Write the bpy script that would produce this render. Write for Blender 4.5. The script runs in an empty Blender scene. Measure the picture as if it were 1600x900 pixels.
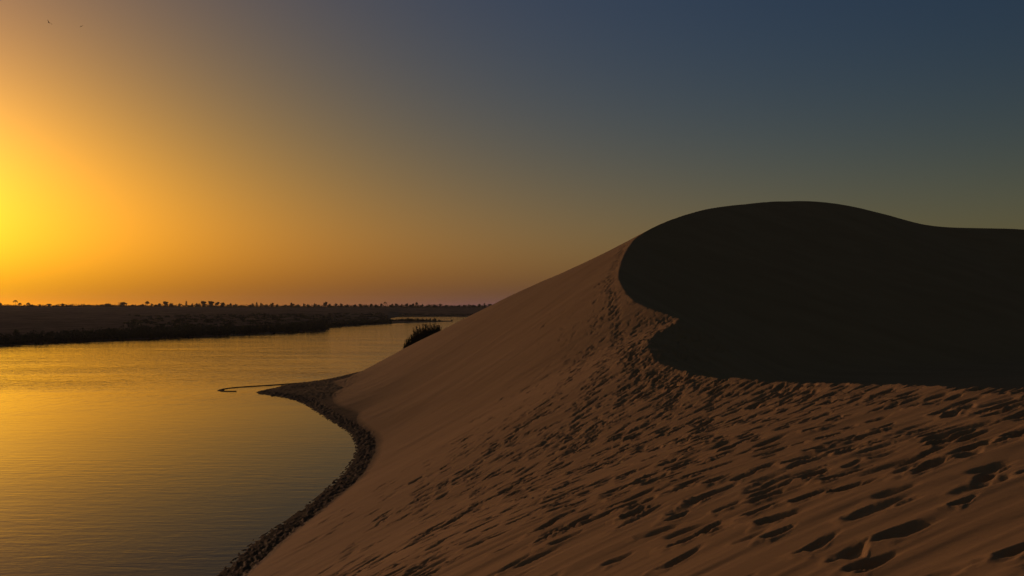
import bpy, math, random
import numpy as np

# ------------------------------------------------------------------ camera, sky, sun, exposure
SC = bpy.context.scene
COL = SC.collection
EYE = 8.0                                  # lens height above the lake surface (z = 0), metres
F = 1386.0                                 # focal length in pixels of a 1600 px wide picture
SUN_AZ, SUN_EL = math.radians(-42.0), math.radians(4.0)

cam = bpy.data.cameras.new('camera')
cam.sensor_width = 36.0
cam.lens = 36.0 * F / 1600.0
cam.shift_y = 28.0 / 1600.0
cam.clip_start, cam.clip_end = 0.1, 20000.0
cam_o = bpy.data.objects.new('camera', cam)
cam_o.location = (0, 0, EYE)
cam_o.rotation_euler = (math.pi / 2, 0, 0)
COL.objects.link(cam_o)
SC.camera = cam_o
SC.view_settings.view_transform = 'Standard'
SC.view_settings.look = 'None'
SC.view_settings.exposure = 0.0
SC.view_settings.gamma = 1.0
SC.view_settings.use_curve_mapping = False

SUN_DIR = np.array([math.sin(SUN_AZ) * math.cos(SUN_EL), math.cos(SUN_AZ) * math.cos(SUN_EL), math.sin(SUN_EL)])

world = bpy.data.worlds.new('World')
SC.world = world
world.use_nodes = True
nt = world.node_tree
bg = nt.nodes['Background']


def mnode(tree, op, a, b=None, c=None):
    n = tree.nodes.new('ShaderNodeMath')
    n.operation = op
    for k, v in enumerate((a, b, c)):
        if v is None:
            continue
        if isinstance(v, (int, float)):
            n.inputs[k].default_value = v
        else:
            tree.links.new(v, n.inputs[k])
    return n.outputs[0]


sky = nt.nodes.new('ShaderNodeTexSky')
sky.sky_type = 'NISHITA'
sky.sun_disc = False
sky.sun_elevation = SUN_EL
sky.sun_rotation = SUN_AZ
sky.air_density, sky.dust_density, sky.ozone_density = 1.0, 5.0, 1.0
# dusty sky tint, fitted; unseen zenith and antisolar sky shaped to neutralise dune shade
tc = nt.nodes.new('ShaderNodeTexCoord')
dot = nt.nodes.new('ShaderNodeVectorMath')
dot.operation = 'DOT_PRODUCT'
nt.links.new(tc.outputs['Generated'], dot.inputs[0])
dot.inputs[1].default_value = tuple(SUN_DIR)
sep = nt.nodes.new('ShaderNodeSeparateXYZ')
nt.links.new(tc.outputs['Generated'], sep.inputs[0])
gam = mnode(nt, 'MULTIPLY', mnode(nt, 'ARCCOSINE', mnode(nt, 'MINIMUM', mnode(nt, 'MAXIMUM', dot.outputs['Value'], -1.0), 1.0)), 180 / math.pi)
elv = mnode(nt, 'MULTIPLY', mnode(nt, 'ARCSINE', mnode(nt, 'MAXIMUM', sep.outputs[2], 0.0)), 180 / math.pi)


def fall(v, scale):
    return mnode(nt, 'EXPONENT', mnode(nt, 'MULTIPLY', v, -1 / scale))


G1, G2, G3, G4 = fall(gam, 9), fall(gam, 22), fall(gam, 60), fall(gam, 35)
G5 = fall(mnode(nt, 'MULTIPLY', gam, gam), 625)
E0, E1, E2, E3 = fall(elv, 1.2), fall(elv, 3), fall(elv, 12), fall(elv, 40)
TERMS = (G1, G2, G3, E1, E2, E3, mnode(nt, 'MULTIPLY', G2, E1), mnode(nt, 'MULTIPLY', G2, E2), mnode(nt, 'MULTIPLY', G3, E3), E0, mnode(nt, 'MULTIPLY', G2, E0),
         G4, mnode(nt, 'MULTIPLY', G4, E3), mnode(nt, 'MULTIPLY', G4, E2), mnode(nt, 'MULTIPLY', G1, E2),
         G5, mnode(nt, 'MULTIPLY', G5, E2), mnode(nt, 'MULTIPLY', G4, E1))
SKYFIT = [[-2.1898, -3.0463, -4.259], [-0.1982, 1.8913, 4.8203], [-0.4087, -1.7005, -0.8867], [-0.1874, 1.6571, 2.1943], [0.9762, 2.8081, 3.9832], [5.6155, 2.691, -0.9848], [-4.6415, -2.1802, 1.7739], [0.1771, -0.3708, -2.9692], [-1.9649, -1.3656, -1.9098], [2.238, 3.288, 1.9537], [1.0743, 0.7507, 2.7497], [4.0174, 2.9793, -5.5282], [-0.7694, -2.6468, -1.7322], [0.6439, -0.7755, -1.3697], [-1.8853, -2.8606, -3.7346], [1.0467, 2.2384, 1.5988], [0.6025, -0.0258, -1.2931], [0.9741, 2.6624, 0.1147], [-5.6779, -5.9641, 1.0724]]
spl = nt.nodes.new('ShaderNodeSeparateColor')
nt.links.new(sky.outputs[0], spl.inputs[0])
cmb = nt.nodes.new('ShaderNodeCombineColor')
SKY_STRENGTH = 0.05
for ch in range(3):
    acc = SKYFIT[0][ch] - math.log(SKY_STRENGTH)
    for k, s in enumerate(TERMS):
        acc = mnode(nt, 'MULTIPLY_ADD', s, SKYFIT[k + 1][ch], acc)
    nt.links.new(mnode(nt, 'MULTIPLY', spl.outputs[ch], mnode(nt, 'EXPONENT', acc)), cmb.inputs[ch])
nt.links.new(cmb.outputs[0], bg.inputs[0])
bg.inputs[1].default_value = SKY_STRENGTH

sun = bpy.data.lights.new('sun', 'SUN')
sun.energy = 1.03
sun.angle = math.radians(0.6)
sun.color = (1.0, 0.56, 0.38)
sun_o = bpy.data.objects.new('sun', sun)
sun_o.rotation_euler = (math.pi / 2 - SUN_EL, 0, math.pi - SUN_AZ)
sun_o.location = (-60, 60, 60)
COL.objects.link(sun_o)

# ------------------------------------------------------------------ helpers
rng = np.random.default_rng(11)
random.seed(11)


def P(px, py, D):
    """Point seen at photo pixel (px, py) at distance D along the view axis."""
    return ((px - 800) / F * D, D, EYE + (478 - py) / F * D)


def new_mat(name):
    m = bpy.data.materials.new(name)
    m.use_nodes = True
    t = m.node_tree
    return m, t, t.nodes['Principled BSDF']


def noise(tree, vec, scale, detail=4.0, rough=0.5, dist=0.0):
    n = tree.nodes.new('ShaderNodeTexNoise')
    n.inputs['Scale'].default_value = scale
    n.inputs['Detail'].default_value = detail
    n.inputs['Roughness'].default_value = rough
    n.inputs['Distortion'].default_value = dist
    tree.links.new(vec, n.inputs['Vector'])
    return n.outputs['Fac']


def mapping(tree, vec, scale, rot=(0, 0, 0)):
    n = tree.nodes.new('ShaderNodeMapping')
    n.inputs['Scale'].default_value = scale
    n.inputs['Rotation'].default_value = rot
    tree.links.new(vec, n.inputs['Vector'])
    return n.outputs[0]


def maprange(tree, v, a, b, c=0.0, d=1.0):
    n = tree.nodes.new('ShaderNodeMapRange')
    tree.links.new(v, n.inputs[0])
    for k, x in enumerate((a, b, c, d)):
        n.inputs[k + 1].default_value = x
    return n.outputs[0]


def mixcol(tree, fac, a, b):
    n = tree.nodes.new('ShaderNodeMix')
    n.data_type = 'RGBA'
    if isinstance(fac, (int, float)):
        n.inputs[0].default_value = fac
    else:
        tree.links.new(fac, n.inputs[0])
    for k, v in ((6, a), (7, b)):
        if isinstance(v, tuple):
            n.inputs[k].default_value = (*v, 1.0)
        else:
            tree.links.new(v, n.inputs[k])
    return n.outputs[2]


def position(tree):
    return tree.nodes.new('ShaderNodeNewGeometry').outputs['Position']


def grid_mesh(name, X, Y, Z, closed=False):
    """A sheet of quads over an (rows x columns) lattice of points."""
    R, C = X.shape
    me = bpy.data.meshes.new(name)
    co = np.stack([X, Y, Z], -1).reshape(-1, 3).astype(np.float32)
    i, j = np.meshgrid(np.arange(R - 1), np.arange(C if closed else C - 1), indexing='ij')
    j2 = (j + 1) % C
    q = np.stack([i * C + j, i * C + j2, (i + 1) * C + j2, (i + 1) * C + j], -1).reshape(-1, 4)
    me.vertices.add(len(co))
    me.vertices.foreach_set('co', co.ravel())
    me.loops.add(q.size)
    me.loops.foreach_set('vertex_index', q.ravel().astype(np.int32))
    me.polygons.add(len(q))
    me.polygons.foreach_set('loop_start', np.arange(0, q.size, 4, dtype=np.int32))
    me.polygons.foreach_set('loop_total', np.full(len(q), 4, dtype=np.int32))
    me.polygons.foreach_set('use_smooth', np.ones(len(q), dtype=bool))
    me.update(calc_edges=True)
    return me


def link(name, me, mat=None, parent=None):
    o = bpy.data.objects.new(name, me)
    COL.objects.link(o)
    if mat is not None and me is not None and not me.materials:
        me.materials.append(mat)
    if parent is not None:
        o.parent = parent
    return o


def tag(o, label=None, cat=None, group=None, kind=None):
    for k, v in (('label', label), ('category', cat), ('group', group), ('kind', kind)):
        if v:
            o[k] = v
    return o


def hash2(i, j, seed):
    h = (i.astype(np.int64) * 374761393 + j.astype(np.int64) * 668265263 + seed * 974711) & 0x7fffffff
    h = ((h ^ (h >> 13)) * 1274126177) & 0x7fffffff
    return ((h ^ (h >> 16)) & 0xffff) / 65535.0


def vnoise(x, y, seed):
    i, j = np.floor(x), np.floor(y)
    u, v = x - i, y - j
    u, v = u * u * u * (u * (u * 6 - 15) + 10), v * v * v * (v * (v * 6 - 15) + 10)
    i, j = i.astype(np.int64), j.astype(np.int64)
    a, b = hash2(i, j, seed), hash2(i + 1, j, seed)
    c, d = hash2(i, j + 1, seed), hash2(i + 1, j + 1, seed)
    return (a + (b - a) * u) + ((c + (d - c) * u) - (a + (b - a) * u)) * v - 0.5


def catmull(pts, n):
    p = np.array(pts, float)
    p = np.vstack([2 * p[0] - p[1], p, 2 * p[-1] - p[-2]])
    out = []
    for k in range(1, len(p) - 2):
        t = np.linspace(0, 1, n, endpoint=False)[:, None]
        a, b, c, d = p[k - 1], p[k], p[k + 1], p[k + 2]
        out.append(0.5 * (2 * b + (c - a) * t + (2 * a - 5 * b + 4 * c - d) * t ** 2 + (3 * b - a - 3 * c + d) * t ** 3))
    return np.vstack(out + [p[-2][None]])


def inside(x, y, poly):
    r = np.zeros(x.shape, bool)
    n = len(poly)
    for k in range(n):
        x0, y0 = poly[k]
        x1, y1 = poly[(k + 1) % n]
        if y0 == y1:
            continue
        c = (y0 > y) != (y1 > y)
        r ^= c & (x < (x1 - x0) * (y - y0) / (y1 - y0) + x0)
    return r


def polydist(x, y, line):
    best = np.full(x.shape, 1e9)
    for (x0, y0), (x1, y1) in zip(line[:-1], line[1:]):
        dx, dy = x1 - x0, y1 - y0
        t = np.clip(((x - x0) * dx + (y - y0) * dy) / (dx * dx + dy * dy + 1e-12), 0, 1)
        best = np.minimum(best, (x - x0 - t * dx) ** 2 + (y - y0 - t * dy) ** 2)
    return np.sqrt(best)


# ------------------------------------------------------------------ the dune: crest, waterline, surface
crest_px = [(1600, 602, 11.5), (1450, 603, 14.5), (1300, 600, 19.6), (1180, 595, 23.5), (1100, 588, 27), (1050, 575, 30.5),
            (1012, 550, 35), (1028, 520, 40), (1064, 500, 44), (1030, 487, 47), (992, 470, 51), (973, 448, 56), (967, 428, 61),
            (974, 402, 67), (984, 384, 71), (1000, 367, 76), (1050, 343, 82), (1120, 324, 90), (1200, 315, 97), (1260, 314, 101),
            (1320, 320, 104), (1380, 334, 106), (1450, 352, 108), (1520, 356, 110), (1600, 358, 112)]
crest_ctl = [(12, -150, EYE + .5), (10, -40, EYE + .5), (8, -10, EYE + .2), (6.9, 4, EYE - .45)]
crest_ctl += [P(*c) for c in crest_px] + [(90, 116, EYE + 9), (160, 125, EYE + 9)]
CREST = catmull(crest_ctl, 8)
jit = vnoise(np.arange(len(CREST)) * .55, np.zeros(len(CREST)), 71) + .6 * vnoise(np.arange(len(CREST)) * 1.3, np.zeros(len(CREST)), 72)
CREST[:, 0] += jit * .22 * ((CREST[:, 1] > 8) & (CREST[:, 1] < 47) & (CREST[:, 0] < 11))
BOWL = [tuple(c[:2]) for c in CREST] + [(400, 125), (400, -150)]


def wl(px, py):
    return P(px, py, EYE * F / (py - 478))[:2]


water_px = [(338, 900), (392, 849), (455, 807), (515, 759), (542, 729), (555, 705), (552, 690), (542, 675), (500, 648), (473, 631),
            (449, 622.5), (400, 613.5), (428, 606), (455, 600), (515, 591.5), (581, 577)]
shore_ctl = [(-11, -150), (-10, -30), (-9.3, 0), (-9.0, 14)] + [wl(*p) for p in water_px] + [(-13.5, 117), (-4, 121), (10, 125), (40, 142), (160, 155)]
SHORE = catmull(shore_ctl[:15], 5)
SHORE = np.vstack([SHORE[:-1], catmull(shore_ctl[14:], 5)])
LAND = [tuple(p) for p in SHORE] + [(400, 155), (400, -150)]

ctl = [tuple(p) for p in CREST[::3]]
ctl += [(0, 0, EYE - 1.65), (2.5, -5, EYE - 1.1), (-3, -5, EYE - 2.6), (2.6, 4.5, EYE - 1.37), P(1200, 900, 6), P(800, 900, 9), P(600, 900, 12.4)]
inner_px = [(377, 897), (419, 864), (512, 786), (560, 747), (584, 711), (587, 690), (584, 682), (557, 648), (514, 622), (526, 608), (545, 591)]
for px, py in inner_px:
    D = (EYE - .14) * F / (py - 478)
    ctl.append((*P(px, py, D)[:2], .12))
for p in SHORE[::2]:
    ctl.append((p[0], p[1], -.35))
ctl += [(-9.0, 5, .1), (-8.6, 12, .1), (-9.5, -20, .1), (-10.5, -100, .1)]
for x, y in ((-16, 0), (-16, 20), (-15, 35), (-16, 55), (-40, 70), (-40, 0), (-60, 110), (-30, 110), (-22, 122), (-20, -60), (-40, -140), (-60, 50), (-20, 140), (20, 150), (-60, 150)):
    ctl.append((x, y, -3.0))
sil = [(640, 545, 107), (700, 515, 102), (780, 478, 94), (880, 430, 86), (950, 393, 80)]
for px, py, D in sil:
    ctl.append(P(px, py, D))
    x, y, z = P(px, py, D + 7)
    ctl.append((x, y, max(z - 1.9, .2)))
    x, y, z = P(px, py, D + 15)
    ctl.append((x, y, max(z - 5.0, -.6)))
for px, py, D in crest_px[17:]:
    x, y, z = P(px, py, D)
    ctl.append((x, y + 14, z - 4.0))
    ctl.append((x, y + 32, max(z - 10, 0.2)))
ctl = np.array(ctl, float)
S = 30.0


def tps_fit(c, lam=0.002):
    n = len(c)
    q = c[:, :2] / S
    d2 = ((q[:, None] - q[None]) ** 2).sum(-1)
    K = np.where(d2 > 1e-12, .5 * d2 * np.log(d2 + 1e-12), 0) + lam * np.eye(n)
    Pm = np.hstack([np.ones((n, 1)), q])
    A = np.block([[K, Pm], [Pm.T, np.zeros((3, 3))]])
    return np.linalg.solve(A, np.r_[c[:, 2], 0, 0, 0])


TPS = tps_fit(ctl)


def windward(x, y):
    sh = x.shape
    x, y = x.ravel() / S, y.ravel() / S
    out = TPS[-3] + TPS[-2] * x + TPS[-1] * y
    for k in range(len(ctl)):
        d2 = (x - ctl[k, 0] / S) ** 2 + (y - ctl[k, 1] / S) ** 2 + 1e-12
        out += TPS[k] * .5 * d2 * np.log(d2)
    return out.reshape(sh)


def dune_height(x, y):
    """Large form: windward sheet, slip face behind the crest, flat beach along the water. Returns z, signed shore distance, crest distance, bowl mask."""
    L = windward(x, y)
    bowl = inside(x, y, BOWL)
    xb, yb = x[bowl], y[bowl]
    sb = np.full(xb.shape, -1e9)
    for c0, c1 in zip(CREST[:-1], CREST[1:]):
        ln = math.hypot(c1[0] - c0[0], c1[1] - c0[1])
        ux, uy = (c1[0] - c0[0]) / ln, (c1[1] - c0[1]) / ln
        m = max(-.5, min(.5, (c1[2] - c0[2]) / ln))
        l0 = (xb - c0[0]) * ux + (yb - c0[1]) * uy
        pd = np.abs(-(xb - c0[0]) * uy + (yb - c0[1]) * ux)
        l = np.clip(l0 + pd * m / math.sqrt(.36 - m * m), 0, ln)
        dd = np.hypot(l - l0, pd)
        soft = .38 * math.exp(-((c0[1] - 34) / 7) ** 2) if c0[0] < 12 else 0.0   # rounded, trodden lip at the saddle
        sb = np.maximum(sb, c0[2] + (c1[2] - c0[2]) * l / ln - .60 * dd + soft * 1.6 * (1 - np.exp(-dd / 1.6)))
    slip = np.zeros(x.shape)
    slip[bowl] = sb
    fl = EYE - 4.6 + .25 * vnoise(x / 9, y / 9, 3)
    k = 1.2
    hh = np.clip(.5 + .5 * (slip - fl) / k, 0, 1)
    slip = fl + (slip - fl) * hh + k * hh * (1 - hh)
    ds = polydist(x, y, [tuple(p) for p in SHORE])
    ds = np.where(inside(x, y, LAND), ds, -ds)
    beach = np.where(ds > 0, .115 * np.minimum(ds, 1.6) + .02 * np.maximum(ds - 1.6, 0), .22 * np.maximum(ds, -12))
    z = np.where(bowl, slip, np.maximum(L, beach))
    dc = polydist(x, y, [tuple(c[:2]) for c in CREST])
    return z, ds, dc, bowl


# polar lattice round the standpoint: fine where the sand is close, coarse behind and over the lake
th = np.concatenate([np.radians(np.linspace(-180, -60, 30, endpoint=False)), np.radians(np.linspace(-60, -19.5, 90, endpoint=False)),
                     np.radians(np.linspace(-19.5, 33, 920, endpoint=False)), np.radians(np.linspace(33, 60, 70, endpoint=False)),
                     np.radians(np.linspace(60, 180, 40, endpoint=False))])
rr = np.concatenate([np.geomspace(.6, 3.2, 14, endpoint=False), np.geomspace(3.2, 76, 760, endpoint=False), np.linspace(76, 136, 230, endpoint=False), np.linspace(136, 175, 16)])
TH, RR = np.meshgrid(th, rr)
X, Y = RR * np.sin(TH), RR * np.cos(TH)
Z, DS, DC, BW = dune_height(X, Y)

# wind streaks and slumps running down the slope
ca, sa = math.cos(math.radians(24)), math.sin(math.radians(24))
U, V = X * ca + Y * sa, -X * sa + Y * ca
dry = np.clip((DS - 1.0) / 1.5, 0, 1)
lit = np.where(BW, .8, 1.0)
relief = .050 * vnoise(U / 5.0, V / 1.3, 21) + .022 * vnoise(U / 2.2, V / .42, 22) + .018 * vnoise(U / 1.3, V / .17, 23) + .009 * vnoise(U / .8, V / .075, 25) + .08 * vnoise(X / 6, Y / 6, 24)
Z += relief * dry * lit


def stamp(x, y, ang, ln, wd, dep, rim=.35, skew=0.0):
    """Press one worn footprint into the sand: a hollow with a pushed-up lip."""
    reach = ln * 1.9
    r = math.hypot(x, y)
    a = math.atan2(x, y)
    i0, i1 = np.searchsorted(rr, (r - reach, r + reach))
    da = reach / max(r, .5)
    j0, j1 = np.searchsorted(th, (a - da, a + da))
    if i1 <= i0 or j1 <= j0:
        return
    sx, sy = X[i0:i1, j0:j1] - x, Y[i0:i1, j0:j1] - y
    p = (sx * math.cos(ang) + sy * math.sin(ang)) / ln
    q = (-sx * math.sin(ang) + sy * math.cos(ang)) / wd + skew * p
    q = q * (1 + .35 * p)
    sd = int(abs(x * 131 + y * 57) * 100) % 9973
    rho = np.sqrt(p * p + q * q) * (1 + .45 * vnoise(p * 1.7 + sd, q * 1.7 + 9, sd)) + .07 * vnoise(p * 5, q * 5 + sd, sd + 1)
    rho = np.maximum(rho, 0)
    Z[i0:i1, j0:j1] += dep * (-np.exp(-rho ** 3.2) + rim * np.exp(-((rho - 1.3) / .32) ** 2) * np.clip(.65 - .6 * p, 0, 1.3))


def rnd(a, b):
    return float(rng.uniform(a, b))


def print_at(x, y, scale=1.0, main=None):
    a = math.radians(rnd(-15, 15) + float(np.interp(y, [4, 9, 16, 40], [20, 26, 42, 44]))) if main is None else main + math.radians(rnd(-14, 14))
    scale *= float(np.interp(y, [4, 9, 18, 32, 60], [.62, .74, .90, .86, .95]))
    stamp(x, y, a, rnd(.17, .36) * scale, rnd(.065, .115) * scale, rnd(.034, .076) * scale, rnd(.12, .4), rnd(-.4, .4))


edge_y = [-2, 5, 16, 30, 38, 50, 62, 75]
edge_x = [-6.0, -6.0, -5.2, -2.8, .6, 4.4, 6.0, 8]
cy, cx = CREST[:, 1], CREST[:, 0]
front = CREST[(CREST[:, 1] > -8) & (CREST[:, 1] < 72) & (CREST[:, 0] < 11)]
o = np.argsort(front[:, 1])
fy, fx = front[o, 1], front[o, 0]
tracks = 0
for _ in range(6600):                       # wandering visitors: trampled sand along the crest
    y = rnd(2.5, 62)
    xr = float(np.interp(y, fy, fx))
    xl = float(np.interp(y, edge_y, edge_x))
    x = rnd(xl - 3.5, xr + .4)
    d = xr - x
    dens = .55 + .45 * math.exp(-d / 3)
    if x < xl:
        dens = .18
    if y > 34:
        dens *= .55
    if y < 20:
        dens = min(1.0, dens * 1.05)
    else:
        dens *= .82
    clump = float(vnoise(np.array([x / 2.4]), np.array([y / 3.2]), 41)[0])
    if rnd(0, 1) > dens * (.70 + 1.0 * clump) * (xr - xl + 3.5) / 13.5 * 1.25:
        continue
    print_at(x, y, rnd(.75, 1.25))
    tracks += 1


def trail(pts, step=.62, scale=1.0):
    p = catmull(pts, 24)
    s = np.r_[0, np.cumsum(np.hypot(*np.diff(p[:, :2], axis=0).T))]
    side = 1
    for d in np.arange(0, s[-1], step):
        d += rnd(-.08, .08)
        x, y = np.interp(d, s, p[:, 0]), np.interp(d, s, p[:, 1])
        x2, y2 = np.interp(d + .1, s, p[:, 0]), np.interp(d + .1, s, p[:, 1])
        h = math.atan2(y2 - y, x2 - x)
        side = -side
        print_at(x - math.sin(h) * .13 * side, y + math.cos(h) * .13 * side, scale * rnd(.9, 1.25))


for pts in ([(-4.5, 15), (-1, 19), (2, 24), (5, 33)], [(-3.5, 12), (.5, 15.5), (3, 21), (5.2, 28)], [(-1, 8), (1.8, 12), (4, 18), (5.6, 25)],
            [(2.2, 5), (3.9, 10), (5.8, 18)], [(4.0, 27), (5.0, 40), (6.0, 52), (7, 62), (9.6, 74)], [(1.5, 24), (3.8, 36), (5.6, 47)],
            [(-2.5, 24), (1, 33), (4.4, 46)], [(5.3, 8), (6.2, 14), (6.4, 21)], [(.4, 6.5), (2.6, 8.5), (5.4, 9.5)]):
    trail(pts)
    if pts[0][1] > 14:
        trail([(p[0] + rnd(-.3, .3), p[1] + rnd(-.4, .4)) for p in pts], .7)
# trampled wet beach: hollows and clods between the foot of the slope and the water
sl = SHORE[(SHORE[:, 1] > 12) & (SHORE[:, 1] < 118)]
seg = np.r_[0, np.cumsum(np.hypot(*np.diff(sl, axis=0).T))]
for _ in range(3400):
    t = rnd(0, seg[-1])
    x, y = np.interp(t, seg, sl[:, 0]), np.interp(t, seg, sl[:, 1])
    x2, y2 = np.interp(t + .3, seg, sl[:, 0]), np.interp(t + .3, seg, sl[:, 1])
    h = math.atan2(y2 - y, x2 - x)
    off = rnd(.05, 1.2)
    stamp(x + math.sin(h) * off, y - math.cos(h) * off, rnd(0, 3.1), rnd(.09, .19), rnd(.05, .10), rnd(.022, .05), rnd(.2, .55), rnd(-.3, .3))
for _ in range(900):                        # the low point
    y = rnd(74, 100)
    x = rnd(-24, -15)
    stamp(x, y, rnd(0, 3.1), rnd(.15, .3), rnd(.08, .14), rnd(.02, .05), rnd(.4, .8))
# scuffed slip face by the saddle of the crest
for _ in range(300):
    y = rnd(27, 46)
    xr = float(np.interp(y, fy, fx))
    stamp(xr + rnd(-.9, 2.6), y, rnd(.2, 1.1), rnd(.18, .36), rnd(.09, .15), rnd(.05, .10), .5)

Z = np.where((DS > .12) & (DS < 3) & ~BW, np.maximum(Z, .012 + .02 * np.minimum(DS, 1)), Z)
dune_me = grid_mesh('sand_dune', X, Y, Z, closed=True)
sand, t, b = new_mat('sand')
pos = position(t)
big = noise(t, mapping(t, pos, (.12, .5, .3), (0, 0, math.radians(-12))), 1.0, 5, .6)
fine = noise(t, pos, 55.0, 3, .7)
grain = noise(t, pos, 420.0, 2, .6)
col = mixcol(t, maprange(t, big, .3, .7), (.36, .222, .108), (.43, .272, .138))
col = mixcol(t, maprange(t, fine, .3, .75, 0, .35), col, (.27, .170, .088))
sz = t.nodes.new('ShaderNodeSeparateXYZ')
t.links.new(pos, sz.inputs[0])
wetn = mnode(t, 'ADD', sz.outputs[2], mnode(t, 'MULTIPLY', noise(t, pos, 1.4, 3), -.16))
wet = maprange(t, wetn, .26, .06)
col = mixcol(t, mnode(t, 'MULTIPLY', wet, .85), col, (.055, .038, .024))
t.links.new(col, b.inputs['Base Color'])
t.links.new(maprange(t, wet, 0, 1, .92, .75), b.inputs['Roughness'])
b.inputs['Specular IOR Level'].default_value = .04
bmp = t.nodes.new('ShaderNodeBump')
bmp.inputs['Strength'].default_value = .5
bmp.inputs['Distance'].default_value = .004
hsum = mnode(t, 'ADD', mnode(t, 'MULTIPLY', noise(t, mapping(t, pos, (6, 26, 10), (0, 0, math.radians(-12))), 1.0, 4, .65), 1.6), mnode(t, 'MULTIPLY', grain, .35))
t.links.new(hsum, bmp.inputs['Height'])
t.links.new(bmp.outputs[0], b.inputs['Normal'])
dune = tag(link('sand_dune', dune_me, sand), 'tall sand dune with a dark shaded hollow and trampled sunlit slope', 'dune', kind='structure')

# ------------------------------------------------------------------ the lake
wx = np.concatenate([-np.geomspace(2600, 30, 24), np.linspace(-25, 25, 11), np.geomspace(30, 2600, 24)])
wy = np.concatenate([[-600, -200], np.linspace(-100, 300, 30), np.geomspace(320, 2500, 30)])
WX, WY = np.meshgrid(wx, wy)
lake_me = grid_mesh('lake', WX, WY, np.zeros_like(WX))
watr, t, b = new_mat('water')
pos = position(t)
b.inputs['Base Color'].default_value = (.022, .024, .026, 1)
b.inputs['Roughness'].default_value = .04
b.inputs['IOR'].default_value = 1.333
sx = t.nodes.new('ShaderNodeSeparateXYZ')
t.links.new(pos, sx.inputs[0])
# sheltered bay behind the point is calmer than the open lake
open_ = maprange(t, mnode(t, 'ADD', mnode(t, 'MULTIPLY', sx.outputs[0], -.25), mnode(t, 'ADD', sx.outputs[1], mnode(t, 'MULTIPLY', noise(t, pos, .06, 3), 30.0))), 88, 118, 0, 1)
rip = noise(t, mapping(t, pos, (.55, 2.1, 1), (0, 0, math.radians(-8))), 1.0, 4, .55, .4)
rip2 = noise(t, mapping(t, pos, (2.2, 7.5, 1), (0, 0, math.radians(6))), 1.0, 3, .55, .3)
chop = noise(t, mapping(t, pos, (.6, 1.0, 1)), 1.0, 4, .6, .2)
patch = maprange(t, noise(t, mapping(t, pos, (.03, .09, 1)), 1.0, 3), .35, .65, .6, 1.2)
h1 = mnode(t, 'ADD', mnode(t, 'MULTIPLY', rip, .012), mnode(t, 'MULTIPLY', rip2, .0045))
swell = noise(t, mapping(t, pos, (.8, .33, 1), (0, 0, math.radians(12))), 1.0, 3, .6, .3)
h2 = mnode(t, 'MULTIPLY', mnode(t, 'ADD', mnode(t, 'MULTIPLY', chop, .055), mnode(t, 'MULTIPLY', swell, .11)), maprange(t, open_, 0, 1, .06, 1))
hh = mnode(t, 'MULTIPLY', mnode(t, 'ADD', h1, h2), patch)
bmp = t.nodes.new('ShaderNodeBump')
bmp.inputs['Strength'].default_value = 1.0
bmp.inputs['Distance'].default_value = 1.0
t.links.new(hh, bmp.inputs['Height'])
t.links.new(bmp.outputs[0], b.inputs['Normal'])
lake = tag(link('lake', lake_me, watr), 'calm desert lake glowing gold with the low sun', 'lake', kind='structure')

# thin curved sand bar running out from the point
bar = catmull([(*wl(470, 598.5), .0), (*wl(430, 601.5), .0), (*wl(390, 604), .0), (*wl(360, 606.5), .0), (*wl(345, 609.3), .0), (*wl(350, 611.3), .0), (*wl(369, 611.6), .0)], 10)
n = len(bar)
tan = np.gradient(bar[:, :2], axis=0)
tan /= np.linalg.norm(tan, axis=1)[:, None]
nor = np.stack([-tan[:, 1], tan[:, 0]], 1)
prof = [(-1, -.08), (-.6, .02), (0, .065), (.6, .02), (1, -.08)]
wdt = .40 * np.interp(np.arange(n), [0, n * .5, n * .8, n - 1], [1.1, .8, 1.0, .35]) * (1 + .3 * np.sin(np.arange(n) * 1.7))
BX = np.stack([bar[:, 0] + nor[:, 0] * wdt * p[0] for p in prof], 1)
BY = np.stack([bar[:, 1] + nor[:, 1] * wdt * p[0] for p in prof], 1)
BZ = np.stack([np.full(n, p[1]) for p in prof], 1)
tag(link('sand_bar', grid_mesh('sand_bar', BX, BY, BZ), sand), 'thin hooked sand bar running out from the point into the lake', 'sand bar', kind='structure')

# ------------------------------------------------------------------ far shore
near_x = [-2200, -700, 0, 150, 300, 400, 508, 513, 560, 600, 640, 690, 706, 712]
near_y = [575, 556, 540, 532.5, 527, 522, 517, 511.5, 508.5, 506, 504.2, 503, 502.6, 495.0]
back_x = [606, 612, 640, 690, 708]
back_y = [498.2, 499.8, 501.0, 501.6, 501.9]


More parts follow.
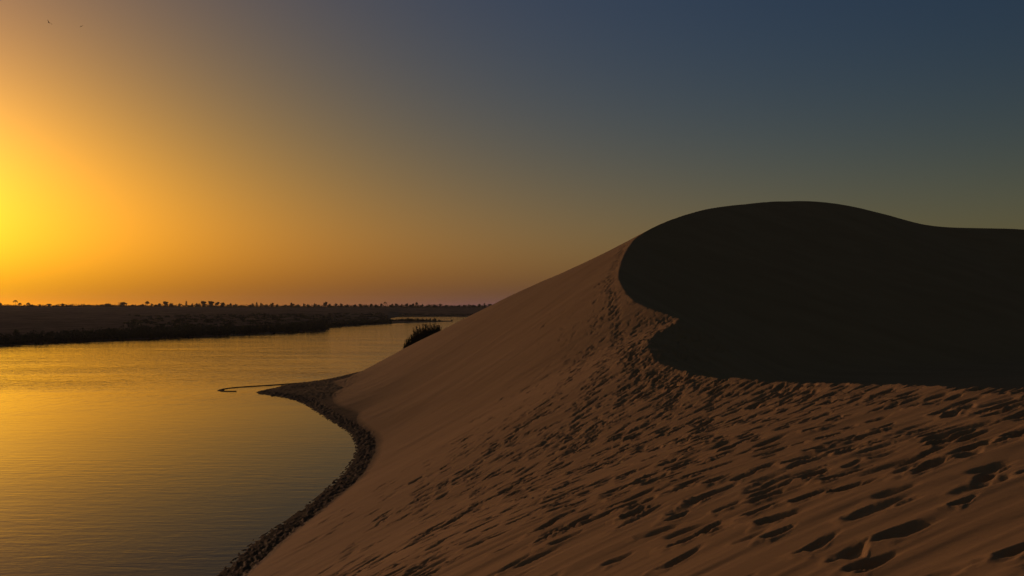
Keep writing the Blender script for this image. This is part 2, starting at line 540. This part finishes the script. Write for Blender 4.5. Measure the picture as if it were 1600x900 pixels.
def far_shore_height(px, D):
    """px: photo column (azimuth), D: distance. Low desert plain behind the far shoreline, with a back inlet."""
    yn = np.interp(px, near_x, near_y, right=495.0)
    wob = .010 * vnoise(px / 7, np.zeros_like(px), 51) + .012 * vnoise(px / 22, np.zeros_like(px), 52)
    Dn = EYE * F / (yn - 478) * (1 + wob)
    s = D - Dn
    Ds = np.interp(px, [-2600, 0, 450, 606, 624], [170, 185, 275, 554, 652])
    rise = np.maximum(D - Ds, 0) * 7.3 / (990 - Ds)
    z = np.where(s > 0, .5 * (1 - np.exp(-np.maximum(s, 0) / 6)) + rise, np.maximum(.04 * s, -1.5))
    inlet = (px > 606) & (px < 712)
    Db = EYE * F / (np.interp(px, back_x, back_y) - 478)
    Df = EYE * F / (495.0 - 478) * (1 + wob) + np.where(px < 624, (px - 624) * 5.5, 0)
    zi = np.minimum(.35, np.minimum(s, Db - D) * .05)
    zi = np.where(D > (Db + Df) / 2, np.minimum((D - Df) * .04, .5 * (1 - np.exp(-np.maximum(D - Df, 0) / 6)) + rise), zi)
    z = np.where(inlet, zi, z)
    top = EYE - 1.1 + np.interp(px, [-400, 0, 60, 200, 800], [1.4, 1.2, .7, .4, -.3])
    k = 2.5
    hq = np.clip(.5 + .5 * (top - z) / k, 0, 1)
    z = top + (z - top) * hq - k * hq * (1 - hq)
    z = z + np.clip((z - .5) / 3, 0, 1) * (.9 * vnoise(px / 60, D / 45, 53) + .35 * vnoise(px / 25, D / 16, 54))
    return z - np.maximum(D - 1150, 0) * .006


fpx = np.concatenate([np.linspace(-1100, -100, 70, endpoint=False), np.linspace(-100, 860, 640, endpoint=False), np.linspace(860, 2600, 40)])
fD = np.geomspace(120, 1900, 330)
FP, FD = np.meshgrid(fpx, fD)
FZ = far_shore_height(FP, FD)
far_me = grid_mesh('far_shore', (FP - 800) / F * FD, FD, FZ)
farm, t, b = new_mat('far_soil')
pos = position(t)
n1 = noise(t, mapping(t, pos, (.006, .05, .2)), 1.0, 5, .6)
n2 = noise(t, pos, .12, 5, .7)
col = mixcol(t, maprange(t, n1, .35, .65), (.20, .145, .105), (.32, .225, .155))
col = mixcol(t, maprange(t, n2, .45, .62, 0, .7), col, (.10, .078, .055))
t.links.new(col, b.inputs['Base Color'])
b.inputs['Roughness'].default_value = .95
b.inputs['Specular IOR Level'].default_value = 0.0
tag(link('far_shore', far_me, farm), 'low dark desert plain beyond the lake', 'shore', kind='structure')


# ------------------------------------------------------------------ vegetation
def tri_cloud(name, centres, sizes, stretch=1.0, lean=None):
    """Leaf-sized pointed faces at the given points, one mesh."""
    c = np.asarray(centres, float)
    s = np.asarray(sizes, float)[:, None]
    n = len(c)
    d1 = rng.normal(size=(n, 3))
    if lean is not None:
        d1 = d1 * .45 + np.asarray(lean)
    d1 /= np.linalg.norm(d1, axis=1)[:, None]
    d2 = np.cross(d1, rng.normal(size=(n, 3)))
    d2 /= np.linalg.norm(d2, axis=1)[:, None] + 1e-9
    a, bb = c + d1 * s * stretch, c - d1 * s * stretch * .6
    e, f = c + d2 * s * .5, c - d2 * s * .5
    co = np.stack([a, e, bb, f], 1).reshape(-1, 3)
    me = bpy.data.meshes.new(name)
    me.from_pydata(co.tolist(), [], [(4 * k, 4 * k + 1, 4 * k + 2, 4 * k + 3) for k in range(n)])
    return me


def tubes(name, paths, sides=6):
    """Tapered limbs: each path is a list of (x, y, z, radius)."""
    vs, fs = [], []
    for path in paths:
        base = len(vs)
        for k, (x, y, z, r) in enumerate(path):
            for j in range(sides):
                a = 2 * math.pi * j / sides
                vs.append((x + r * math.cos(a), y + r * math.sin(a), z))
        for k in range(len(path) - 1):
            for j in range(sides):
                j2 = (j + 1) % sides
                fs.append((base + k * sides + j, base + k * sides + j2, base + (k + 1) * sides + j2, base + (k + 1) * sides + j))
        fs.append(tuple(base + (len(path) - 1) * sides + j for j in range(sides)))
    me = bpy.data.meshes.new(name)
    me.from_pydata(vs, [], fs)
    return me


def leaf_mat(name, a, c):
    m, t, b = new_mat(name)
    info = t.nodes.new('ShaderNodeNewGeometry')
    t.links.new(mixcol(t, info.outputs['Random Per Island'], a, c), b.inputs['Base Color'])
    b.inputs['Roughness'].default_value = .8
    b.inputs['Specular IOR Level'].default_value = .2
    return m


leafm = leaf_mat('scrub_leaves', (.045, .050, .028), (.085, .088, .050))
barkm, t, b = new_mat('bark')
t.links.new(mixcol(t, noise(t, position(t), 3.0), (.045, .034, .025), (.095, .070, .050)), b.inputs['Base Color'])
b.inputs['Roughness'].default_value = .9


def ellipsoid_pts(n, rx, ry, rz, cz, shell=.35):
    d = rng.normal(size=(n, 3))
    d /= np.linalg.norm(d, axis=1)[:, None]
    r = (rng.uniform(shell ** 3, 1, n) ** (1 / 3))[:, None]
    return d * r * np.array([rx, ry, rz]) + np.array([0, 0, cz])


# unit tree kinds, 1 m tall and 1 m wide, scaled when placed
def crown_round(nl=9):
    pts = []
    for _ in range(nl):
        a, r = rnd(0, 6.28), rnd(0, .32)
        c = (r * math.cos(a), r * math.sin(a), rnd(.20, .80))
        q = ellipsoid_pts(46, rnd(.14, .24), rnd(.14, .24), rnd(.11, .20), 0) + np.array(c)
        pts.append(q)
    pts = np.vstack(pts)
    return tri_cloud('crown', pts, rng.uniform(.06, .12, len(pts)))


def crown_umbrella():
    pts = np.vstack([ellipsoid_pts(210, .46, .46, .20, .72), ellipsoid_pts(120, .32, .32, .18, .84)])
    pts[:, 2] -= .35 * (pts[:, 0] ** 2 + pts[:, 1] ** 2)
    return tri_cloud('crown', pts, rng.uniform(.05, .10, len(pts)))


def crown_narrow():
    z = rng.uniform(.12, 1, 320)
    r = .38 * np.sin(np.clip(1.15 - z, 0, 1) * 2.4) * rng.uniform(.2, 1, 320)
    a = rng.uniform(0, 6.28, 320)
    return tri_cloud('crown', np.stack([r * np.cos(a), r * np.sin(a), z], 1), rng.uniform(.05, .10, 320))


def crown_low():
    pts = []
    for _ in range(8):
        c = np.array([rnd(-.36, .36), rnd(-.3, .3), rnd(.06, .62)])
        pts.append(ellipsoid_pts(44, rnd(.14, .22), .2, rnd(.14, .3), 0) + c)
    pts = np.vstack(pts)
    pts = pts[pts[:, 2] > 0]
    return tri_cloud('crown', pts, rng.uniform(.06, .12, len(pts)))


def crown_palm():
    vs, fs = [], []
    for k in range(22):
        a = k * 2.4 + rnd(-.2, .2)
        lift = rnd(-.35, .9)
        prev = None
        for s in range(6):
            u = s / 5
            r = .50 * u
            z = .80 + .22 * lift * u - .30 * u * u
            w = .050 * (1 - u * .85)
            c, sn = math.cos(a), math.sin(a)
            vs += [(r * c - sn * w, r * sn + c * w, z - .03 * u), (r * c, r * sn, z + .02), (r * c + sn * w, r * sn - c * w, z - .03 * u)]
            if s:
                q = len(vs) - 6
                fs += [(q, q + 1, q + 4, q + 3), (q + 1, q + 2, q + 5, q + 4)]
    me = bpy.data.meshes.new('crown')
    me.from_pydata(vs, [], fs)
    return me


def trunk_mesh(kind):
    if kind == 'palm':
        return tubes('trunk', [[(.0, 0, -.1, .035), (.01, 0, .3, .028), (.03, 0, .6, .026), (.0, 0, .83, .03)]])
    if kind == 'umbrella':
        p = [[(0, 0, -.1, .06), (.02, 0, .3, .045), (0, 0, .55, .04)]]
        for k in range(5):
            a = k * 1.26
            p.append([(0, 0, .5, .03), (.16 * math.cos(a), .16 * math.sin(a), .66, .02), (.32 * math.cos(a), .32 * math.sin(a), .8, .012)])
        return tubes('trunk', p)
    p = [[(0, 0, -.1, .06), (.02, .01, .25, .045), (0, 0, .6, .02)]]
    for k in range(4):
        a = k * 1.6 + .4
        p.append([(.01, 0, .2, .03), (.14 * math.cos(a), .14 * math.sin(a), .42, .02), (.24 * math.cos(a), .24 * math.sin(a), .62, .01)])
    return tubes('trunk', p)


CROWNS = {'round': [crown_round() for _ in range(4)], 'umbrella': [crown_umbrella() for _ in range(2)], 'narrow': [crown_narrow() for _ in range(2)],
          'low': [crown_low() for _ in range(4)], 'palm': [crown_palm() for _ in range(2)]}
TRUNKS = {k: trunk_mesh(k) for k in ('palm', 'umbrella', 'round')}
for ms in CROWNS.values():
    for m in ms:
        zt = max(v.co.z for v in m.vertices)
        for v in m.vertices:
            v.co.z /= zt
        m.materials.append(leafm)
for m in TRUNKS.values():
    m.materials.append(barkm)


def plant(name, kind, px, py_top, w_px, D, base_z, label, cat, group):
    x = (px - 800) / F * D
    hgt = EYE + (478 - py_top) / F * D - base_z
    wid = w_px / F * D
    e = bpy.data.objects.new(name, None)
    e.location = (x, D, base_z)
    e.rotation_euler = (0, 0, rnd(-.4, .4))
    e.scale = (wid, wid, hgt)
    e.empty_display_size = .3
    COL.objects.link(e)
    ms = CROWNS[kind]
    link('crown', ms[random.randrange(len(ms))], None, e)
    link('trunk', TRUNKS.get(kind, TRUNKS['round']), None, e)
    return tag(e, label, cat, group)


# trees standing along the skyline, left to right: (column, top row, width, kind)
SKY_TREES = [(-1, 472.5, 9, 'round'), (24, 469, 6.5, 'palm'), (31, 473, 6, 'umbrella'), (44, 472.6, 6, 'umbrella'), (51, 475.6, 12, 'low'), (62, 475, 5, 'round'),
             (77, 474.3, 8, 'round'), (86, 476, 8, 'low'), (98, 473.8, 6, 'round'), (110, 475.6, 9, 'low'), (124, 476.6, 8, 'low'), (137, 475.8, 9, 'low'), (155, 475.2, 10, 'low'),
             (171, 473.6, 15, 'low'), (192, 471.6, 15, 'round'), (207, 475.6, 8, 'low'), (221, 474.6, 8, 'low'), (230, 470.2, 7, 'umbrella'), (237, 473.6, 5, 'round'),
             (246, 473.2, 11, 'low'), (259, 470.4, 11, 'round'), (268, 472.8, 10, 'low'), (281, 473.6, 7, 'round'), (291, 469.8, 4.6, 'narrow'), (298, 473.8, 9, 'low'),
             (310, 473.2, 9, 'low'), (318, 469.8, 11, 'round'), (330, 469.8, 11, 'round'), (339, 471.2, 7, 'round'), (348, 472.2, 9, 'round'), (358, 473.2, 8, 'low'),
             (367, 474.2, 7, 'low'), (379, 476, 8, 'low'), (394, 473.6, 9, 'low'), (401, 472, 5, 'narrow'), (408, 472.6, 5.5, 'round'), (415, 474.8, 7, 'low'), (425, 472.6, 6, 'round'),
             (433, 474.8, 6, 'low'), (444, 475.6, 8, 'low'), (456, 472.6, 9, 'round'), (464, 474.6, 6, 'low'), (475, 473.6, 5.5, 'round'), (482, 474.6, 5, 'low'), (492, 473.6, 6, 'round'),
             (508, 471, 7, 'round'), (516, 474, 6, 'low'), (525, 473.4, 5.5, 'round'), (533, 473.6, 6, 'round'), (541, 474.6, 6, 'low'), (555, 475, 6, 'low'), (563, 474.4, 6, 'round'),
             (571, 475, 6, 'low'), (580, 474.4, 6, 'round'), (588, 475, 6, 'low'), (596, 474, 5, 'round'), (602, 471.4, 5, 'palm'), (611, 474, 7, 'low'), (619, 474, 6, 'round'),
             (627, 474.6, 6, 'low'), (635, 473.6, 5.5, 'round'), (643, 473.6, 9, 'low'), (651, 471.8, 5, 'umbrella'), (659, 474.6, 6, 'low'), (669, 475.2, 7, 'low'), (680, 475.2, 7, 'low'),
             (688, 474.2, 6.5, 'round'), (697, 476, 6, 'low'), (706, 476.6, 7, 'low'), (716, 476, 7, 'low'), (725, 476, 6, 'round'), (733, 475, 6, 'round'), (741, 476, 7, 'low'),
             (749, 474.6, 5.5, 'round'), (757, 473.4, 4.6, 'narrow'), (766, 474.6, 7, 'round'), (775, 476.6, 7, 'low')]
ORD = ['first', 'second', 'third', 'fourth', 'fifth', 'sixth', 'seventh', 'eighth', 'ninth', 'tenth', 'eleventh', 'twelfth']
LAND_MARKS = {1: ('lone tall palm standing clear on the skyline at the far left', 'the lone palm'),
              14: ('broad rounded dome-shaped tree on the skyline, widest at the left third', 'the broad domed tree'),
              17: ('mushroom-topped tree rising above its neighbours on the skyline', 'the mushroom-shaped tree'),
              23: ('narrow pointed tree like a spike on the skyline left of the tallest clump', 'the spike-shaped tree'),
              27: ('right-hand one of the twin tall round trees on the skyline', 'the twin tall trees'),
              45: ('pointed round tree standing highest along the middle of the far skyline', 'the high middle tree'),
              56: ('thin palm above the skyline scrub, left of the back inlet', 'the thin palm'),
              62: ('small flat-topped tree above the skyline over the back inlet', 'the flat-topped tree'),
              74: ('narrow upright tree on the skyline next to the dune edge', 'the dune-edge tree')}
LOOK = {'round': 'rounded', 'low': 'low bushy', 'umbrella': 'flat-crowned', 'narrow': 'narrow', 'palm': 'feathery'}
for i, (px, top, w, kind) in enumerate(SKY_TREES):
    D = 985 + 50 * math.sin(i * 2.3)
    bz = float(far_shore_height(np.array([float(px)]), np.array([D]))[0]) - .25
    if i in LAND_MARKS:
        lab = LAND_MARKS[i][0]
    else:
        near = min(LAND_MARKS, key=lambda k: abs(k - i))
        side = 'right' if i > near else 'left'
        lab = f'{LOOK[kind]} skyline tree, {ORD[abs(i - near) - 1]} to the {side} of {LAND_MARKS[near][1]}'
    nm = {'palm': 'palm_tree', 'umbrella': 'acacia_tree'}.get(kind, 'scrub_tree')
    plant(nm, kind, px, top, w * 1.12, D, bz, lab, 'palm' if kind == 'palm' else 'tree', 'trees along the far skyline')


def scrub_mass(name, clumps, per, label):
    """clumps: (x, y, z, radius, height)"""
    allp, sz = [], []
    for x, y, z, r, h in clumps:
        q = ellipsoid_pts(per, r, r, h * .6, h * .42)
        q = q[q[:, 2] > -.1]
        allp.append(q + np.array([x, y, z]))
        sz.append(np.full(len(q), r * .30))
    me = tri_cloud(name, np.vstack(allp), np.concatenate(sz))
    return tag(link(name, me, leafm), label, 'scrub', kind='stuff')


cl = []
for px in np.arange(-60, 800, 1.5):         # thin unbroken undergrowth between the skyline trees
    D = 985 + rnd(-45, 45)
    z = float(far_shore_height(np.array([px]), np.array([D]))[0])
    cl.append(((px - 800) / F * D, D, z - .3, rnd(1.4, 3.2), rnd(1.6, 3.6)))
scrub_mass('skyline_scrub', cl, 26, 'dark undergrowth joining the trees along the far skyline')
cl = []
for px in np.arange(-420, 612, 2.0):        # dense dark thicket along the far waterline
    Dn = EYE * F / (np.interp(px, near_x, near_y) - 478)
    depth = float(np.interp(px, [0, 130, 300, 500, 512, 600], [26, 34, 44, 46, 50, 40]))
    for k in range(4 if px > -60 else 2):
        D = Dn * (1 + rnd(-.002, .012)) + rnd(0, depth) * rnd(0, 1)
        z = float(far_shore_height(np.array([px]), np.array([D]))[0])
        hm = float(np.interp(px, [0, 130, 300, 508, 514, 612], [1.5, 2.2, 2.4, 2.6, 1.8, 1.2]))
        cl.append(((px + rnd(-1.5, 1.5) - 800) / F * D, D, max(z, 0) - .1, rnd(.5, 1.3), hm * rnd(.45, 1.0)))
scrub_mass('waterside_scrub', cl, 34, 'dense dark scrub along the far waterline')
cl = []
for _ in range(700):                        # scattered low brush on the plain behind
    px = 640 - 440 * rnd(0, 1) ** 1.6
    Dn = EYE * F / (np.interp(px, near_x, near_y) - 478)
    D = Dn + 40 + rnd(0, 1) ** 1.5 * 230
    if px > 606 and D > 480:
        continue
    z = float(far_shore_height(np.array([px]), np.array([D]))[0])
    if z < .2:
        continue
    cl.append(((px - 800) / F * D, D, z - .1, rnd(.9, 2.2), rnd(.35, .95)))
for px in np.arange(624, 800, 2.2):         # brush along the back inlet's far edge
    D = 660 + rnd(0, 25)
    z = float(far_shore_height(np.array([px]), np.array([D]))[0])
    cl.append(((px - 800) / F * D, D, max(z, 0) - .1, rnd(.8, 1.8), rnd(.6, 1.5)))
scrub_mass('plain_scrub', cl, 26, 'low dark brush scattered over the plain beyond the lake')

# bushes one can tell apart on the far bank and the narrow tongue of land
for px, top, w, yb, lab in ((26, 513.5, 12, 527, 'low round bush on the left end of the far bank, nearest the frame edge'),
                            (67, 515.5, 10, 528, 'small bush on the far bank, second of the separate bushes from the left'),
                            (80, 518, 9, 529, 'small low bush on the far bank, third of the separate bushes from the left'),
                            (103, 515, 12, 526, 'wide bush on the far bank where the unbroken thicket begins')):
    D = EYE * F / (yb - 478) * .97
    bz = max(float(far_shore_height(np.array([float(px)]), np.array([D]))[0]), 0) - .1
    plant('bank_shrub', 'low', px, top, w, D, bz, lab, 'shrub', 'separate shrubs on the far bank')
isl = [(635, 497.2, 6), (641, 498, 6), (647, 498.6, 6), (653, 498, 6), (659, 498.2, 6), (665, 498.8, 5), (671, 498.4, 5), (678, 498, 6), (687, 500, 4), (706, 500.6, 3.4)]
for i, (px, top, w) in enumerate(isl):
    D = EYE * F / (float(np.interp(px, near_x, near_y)) - 478) * 1.04
    if i == 9:
        lab = 'tiny lone bush at the very tip of the narrow tongue of land'
    elif i == 8:
        lab = 'small low bush between the row and the tip of the narrow tongue'
    else:
        lab = f'dark bush, {ORD[i]} from the left in the row on the narrow tongue of land'
    plant('tongue_shrub', 'low', px, top - 1.2, w * 1.4, D, .1, lab, 'shrub', 'shrubs on the narrow tongue of land')

# feathery desert shrub on the lake side of the dune, half hidden by the slope
paths, cen, lean, sz = [], [], [], []
sh_x, sh_y, sh_z = None, None, None
for k, (px, D, top) in enumerate(((634, 108.5, 535), (639, 108.5, 526), (646, 108.5, 519), (652, 108.5, 513), (658, 108, 509), (665, 107.5, 506.5), (673, 107, 505.5), (680, 106.5, 506), (686, 106, 508), (655, 110, 512), (669, 109.5, 507))):
    x, y, ztop = P(px, top, D)
    bz = float(dune_height(np.array([x]), np.array([y]))[0][0])
    if sh_x is None:
        sh_x, sh_y, sh_z = P(662, 520, 107.5)[0], 107.5, bz
    hgt = ztop - bz
    for s in range(30):
        a, tilt = rnd(0, 6.28), rnd(.03, .36)
        dx, dy = math.cos(a) * tilt, math.sin(a) * tilt
        hh_ = max(hgt, .9) * rnd(.45, 1.10)
        pth = []
        for q in range(6):
            u = q / 5
            pth.append((x - sh_x + dx * hh_ * u ** 1.2 + rnd(-.02, .02), y - sh_y + dy * hh_ * u ** 1.2, bz - sh_z - .1 + hh_ * u * (1 - .1 * tilt * u), .028 * (1 - .85 * u) + .003))
        paths.append(pth)
        for q in range(56):
            u = rnd(.06, 1.0) ** .8
            f5 = u * 5
            i0 = min(int(f5), 4)
            w1 = f5 - i0
            p0, p1 = np.array(pth[i0][:3]), np.array(pth[i0 + 1][:3])
            c = p0 * (1 - w1) + p1 * w1 + rng.normal(size=3) * .13 * (1.25 - u)
            cen.append(c)
            lean.append((dx * .8 + rnd(-.3, .3), dy * .8 + rnd(-.3, .3), 1.0))
            sz.append(rnd(.07, .15) * (1.15 - .75 * u))
shrub = bpy.data.objects.new('desert_shrub', None)
shrub.location = (sh_x, sh_y, sh_z)
COL.objects.link(shrub)
link('branches', tubes('branches', paths, 4), barkm, shrub)
link('foliage', tri_cloud('foliage', cen, sz, 1.7, lean), leafm, shrub)
tag(shrub, 'dark feathery shrub at the water side, half hidden behind the dune slope', 'shrub')


# ------------------------------------------------------------------ birds
def bird_mesh(flap):
    rings = [(-.30, .004, .0), (-.26, .03, .0), (-.16, .055, .0), (0, .075, 0), (.14, .06, .01), (.21, .035, .02), (.26, .038, .025), (.31, .022, .02), (.36, .004, .012)]
    vs, fs, ns = [], [], 8
    for yy, r, z in rings:
        for j in range(ns):
            a = 2 * math.pi * j / ns
            vs.append((r * math.cos(a), yy, z + r * .9 * math.sin(a)))
    for k in range(len(rings) - 1):
        for j in range(ns):
            j2 = (j + 1) % ns
            fs.append((k * ns + j, k * ns + j2, (k + 1) * ns + j2, (k + 1) * ns + j))
    for s in (-1, 1):                        # wings with a bent wrist and a tapering hand
        st = [(.03, .14, -.08, .03), (.22, .17, -.07, .03 + .10 * flap), (.40, .10, -.09, .03 + .14 * flap), (.62, -.06, -.14, .03 + .10 * flap)]
        q = len(vs)
        for xx, lead, trail_, z in st:
            vs += [(s * xx, lead, z), (s * xx, (lead + trail_) / 2, z + .018), (s * xx, trail_, z - .004), (s * xx, (lead + trail_) / 2, z - .010)]
        for k in range(3):
            for j in range(4):
                j2 = (j + 1) % 4
                fs.append((q + 4 * k + j, q + 4 * k + j2, q + 4 * k + 4 + j2, q + 4 * k + 4 + j))
        fs.append((q + 12, q + 13, q + 14, q + 15))
    q = len(vs)
    vs += [(-.03, -.24, .0), (.03, -.24, .0), (.09, -.44, .0), (0, -.41, .0), (-.09, -.44, .0), (0, -.26, .014), (0, -.40, .010)]
    fs += [(q, q + 5, q + 6, q + 4), (q + 5, q + 1, q + 2, q + 6), (q + 4, q + 6, q + 3), (q + 6, q + 2, q + 3), (q, q + 4, q + 3, q + 2, q + 1)]
    me = bpy.data.meshes.new('bird')
    me.from_pydata(vs, [], fs)
    return me


feath, t, b = new_mat('feathers')
t.links.new(mixcol(t, noise(t, position(t), 9.0), (.035, .028, .024), (.075, .060, .050)), b.inputs['Base Color'])
b.inputs['Roughness'].default_value = .75
for px, py, D, rot, flap, lab in ((76.5, 35.5, 52, (.35, .5, 1.2), 1.0, 'dark bird gliding in the upper left of the sky, the larger of two'),
                                  (127, 41, 68, (.2, -.4, -.2), -.6, 'tiny dark bird in the upper left of the sky, the farther and smaller one')):
    o_ = link('bird', bird_mesh(flap), feath)
    o_.location = P(px, py, D)
    o_.rotation_euler = rot
    o_.scale = (.33, .33, .33) if flap > 0 else (.28, .28, .28)
    tag(o_, lab, 'bird', 'birds in the sky')

# ------------------------------------------------------------------ dusty air over the lake
hx, y0, y1, z0, z1 = 2700, -700, 2600, -5.0, 34.0
hv = [(x, y, z) for z in (z0, z1) for x, y in ((-hx, y0), (hx, y0), (hx, y1), (-hx, y1))]
hme = bpy.data.meshes.new('haze')
hme.from_pydata(hv, [], [(3, 2, 1, 0), (4, 5, 6, 7), (0, 1, 5, 4), (1, 2, 6, 5), (2, 3, 7, 6), (3, 0, 4, 7)])
hm = bpy.data.materials.new('dusty_air')
hm.use_nodes = True
ht = hm.node_tree
ht.nodes.remove(ht.nodes['Principled BSDF'])
vol = ht.nodes.new('ShaderNodeVolumePrincipled')
vol.inputs['Color'].default_value = (.80, .78, .76, 1)
vol.inputs['Density'].default_value = .000055
vol.inputs['Anisotropy'].default_value = .45
ht.links.new(vol.outputs[0], ht.nodes['Material Output'].inputs['Volume'])
tag(link('haze', hme, hm), 'thin dusty evening haze over the lake and plain', 'haze', kind='stuff')
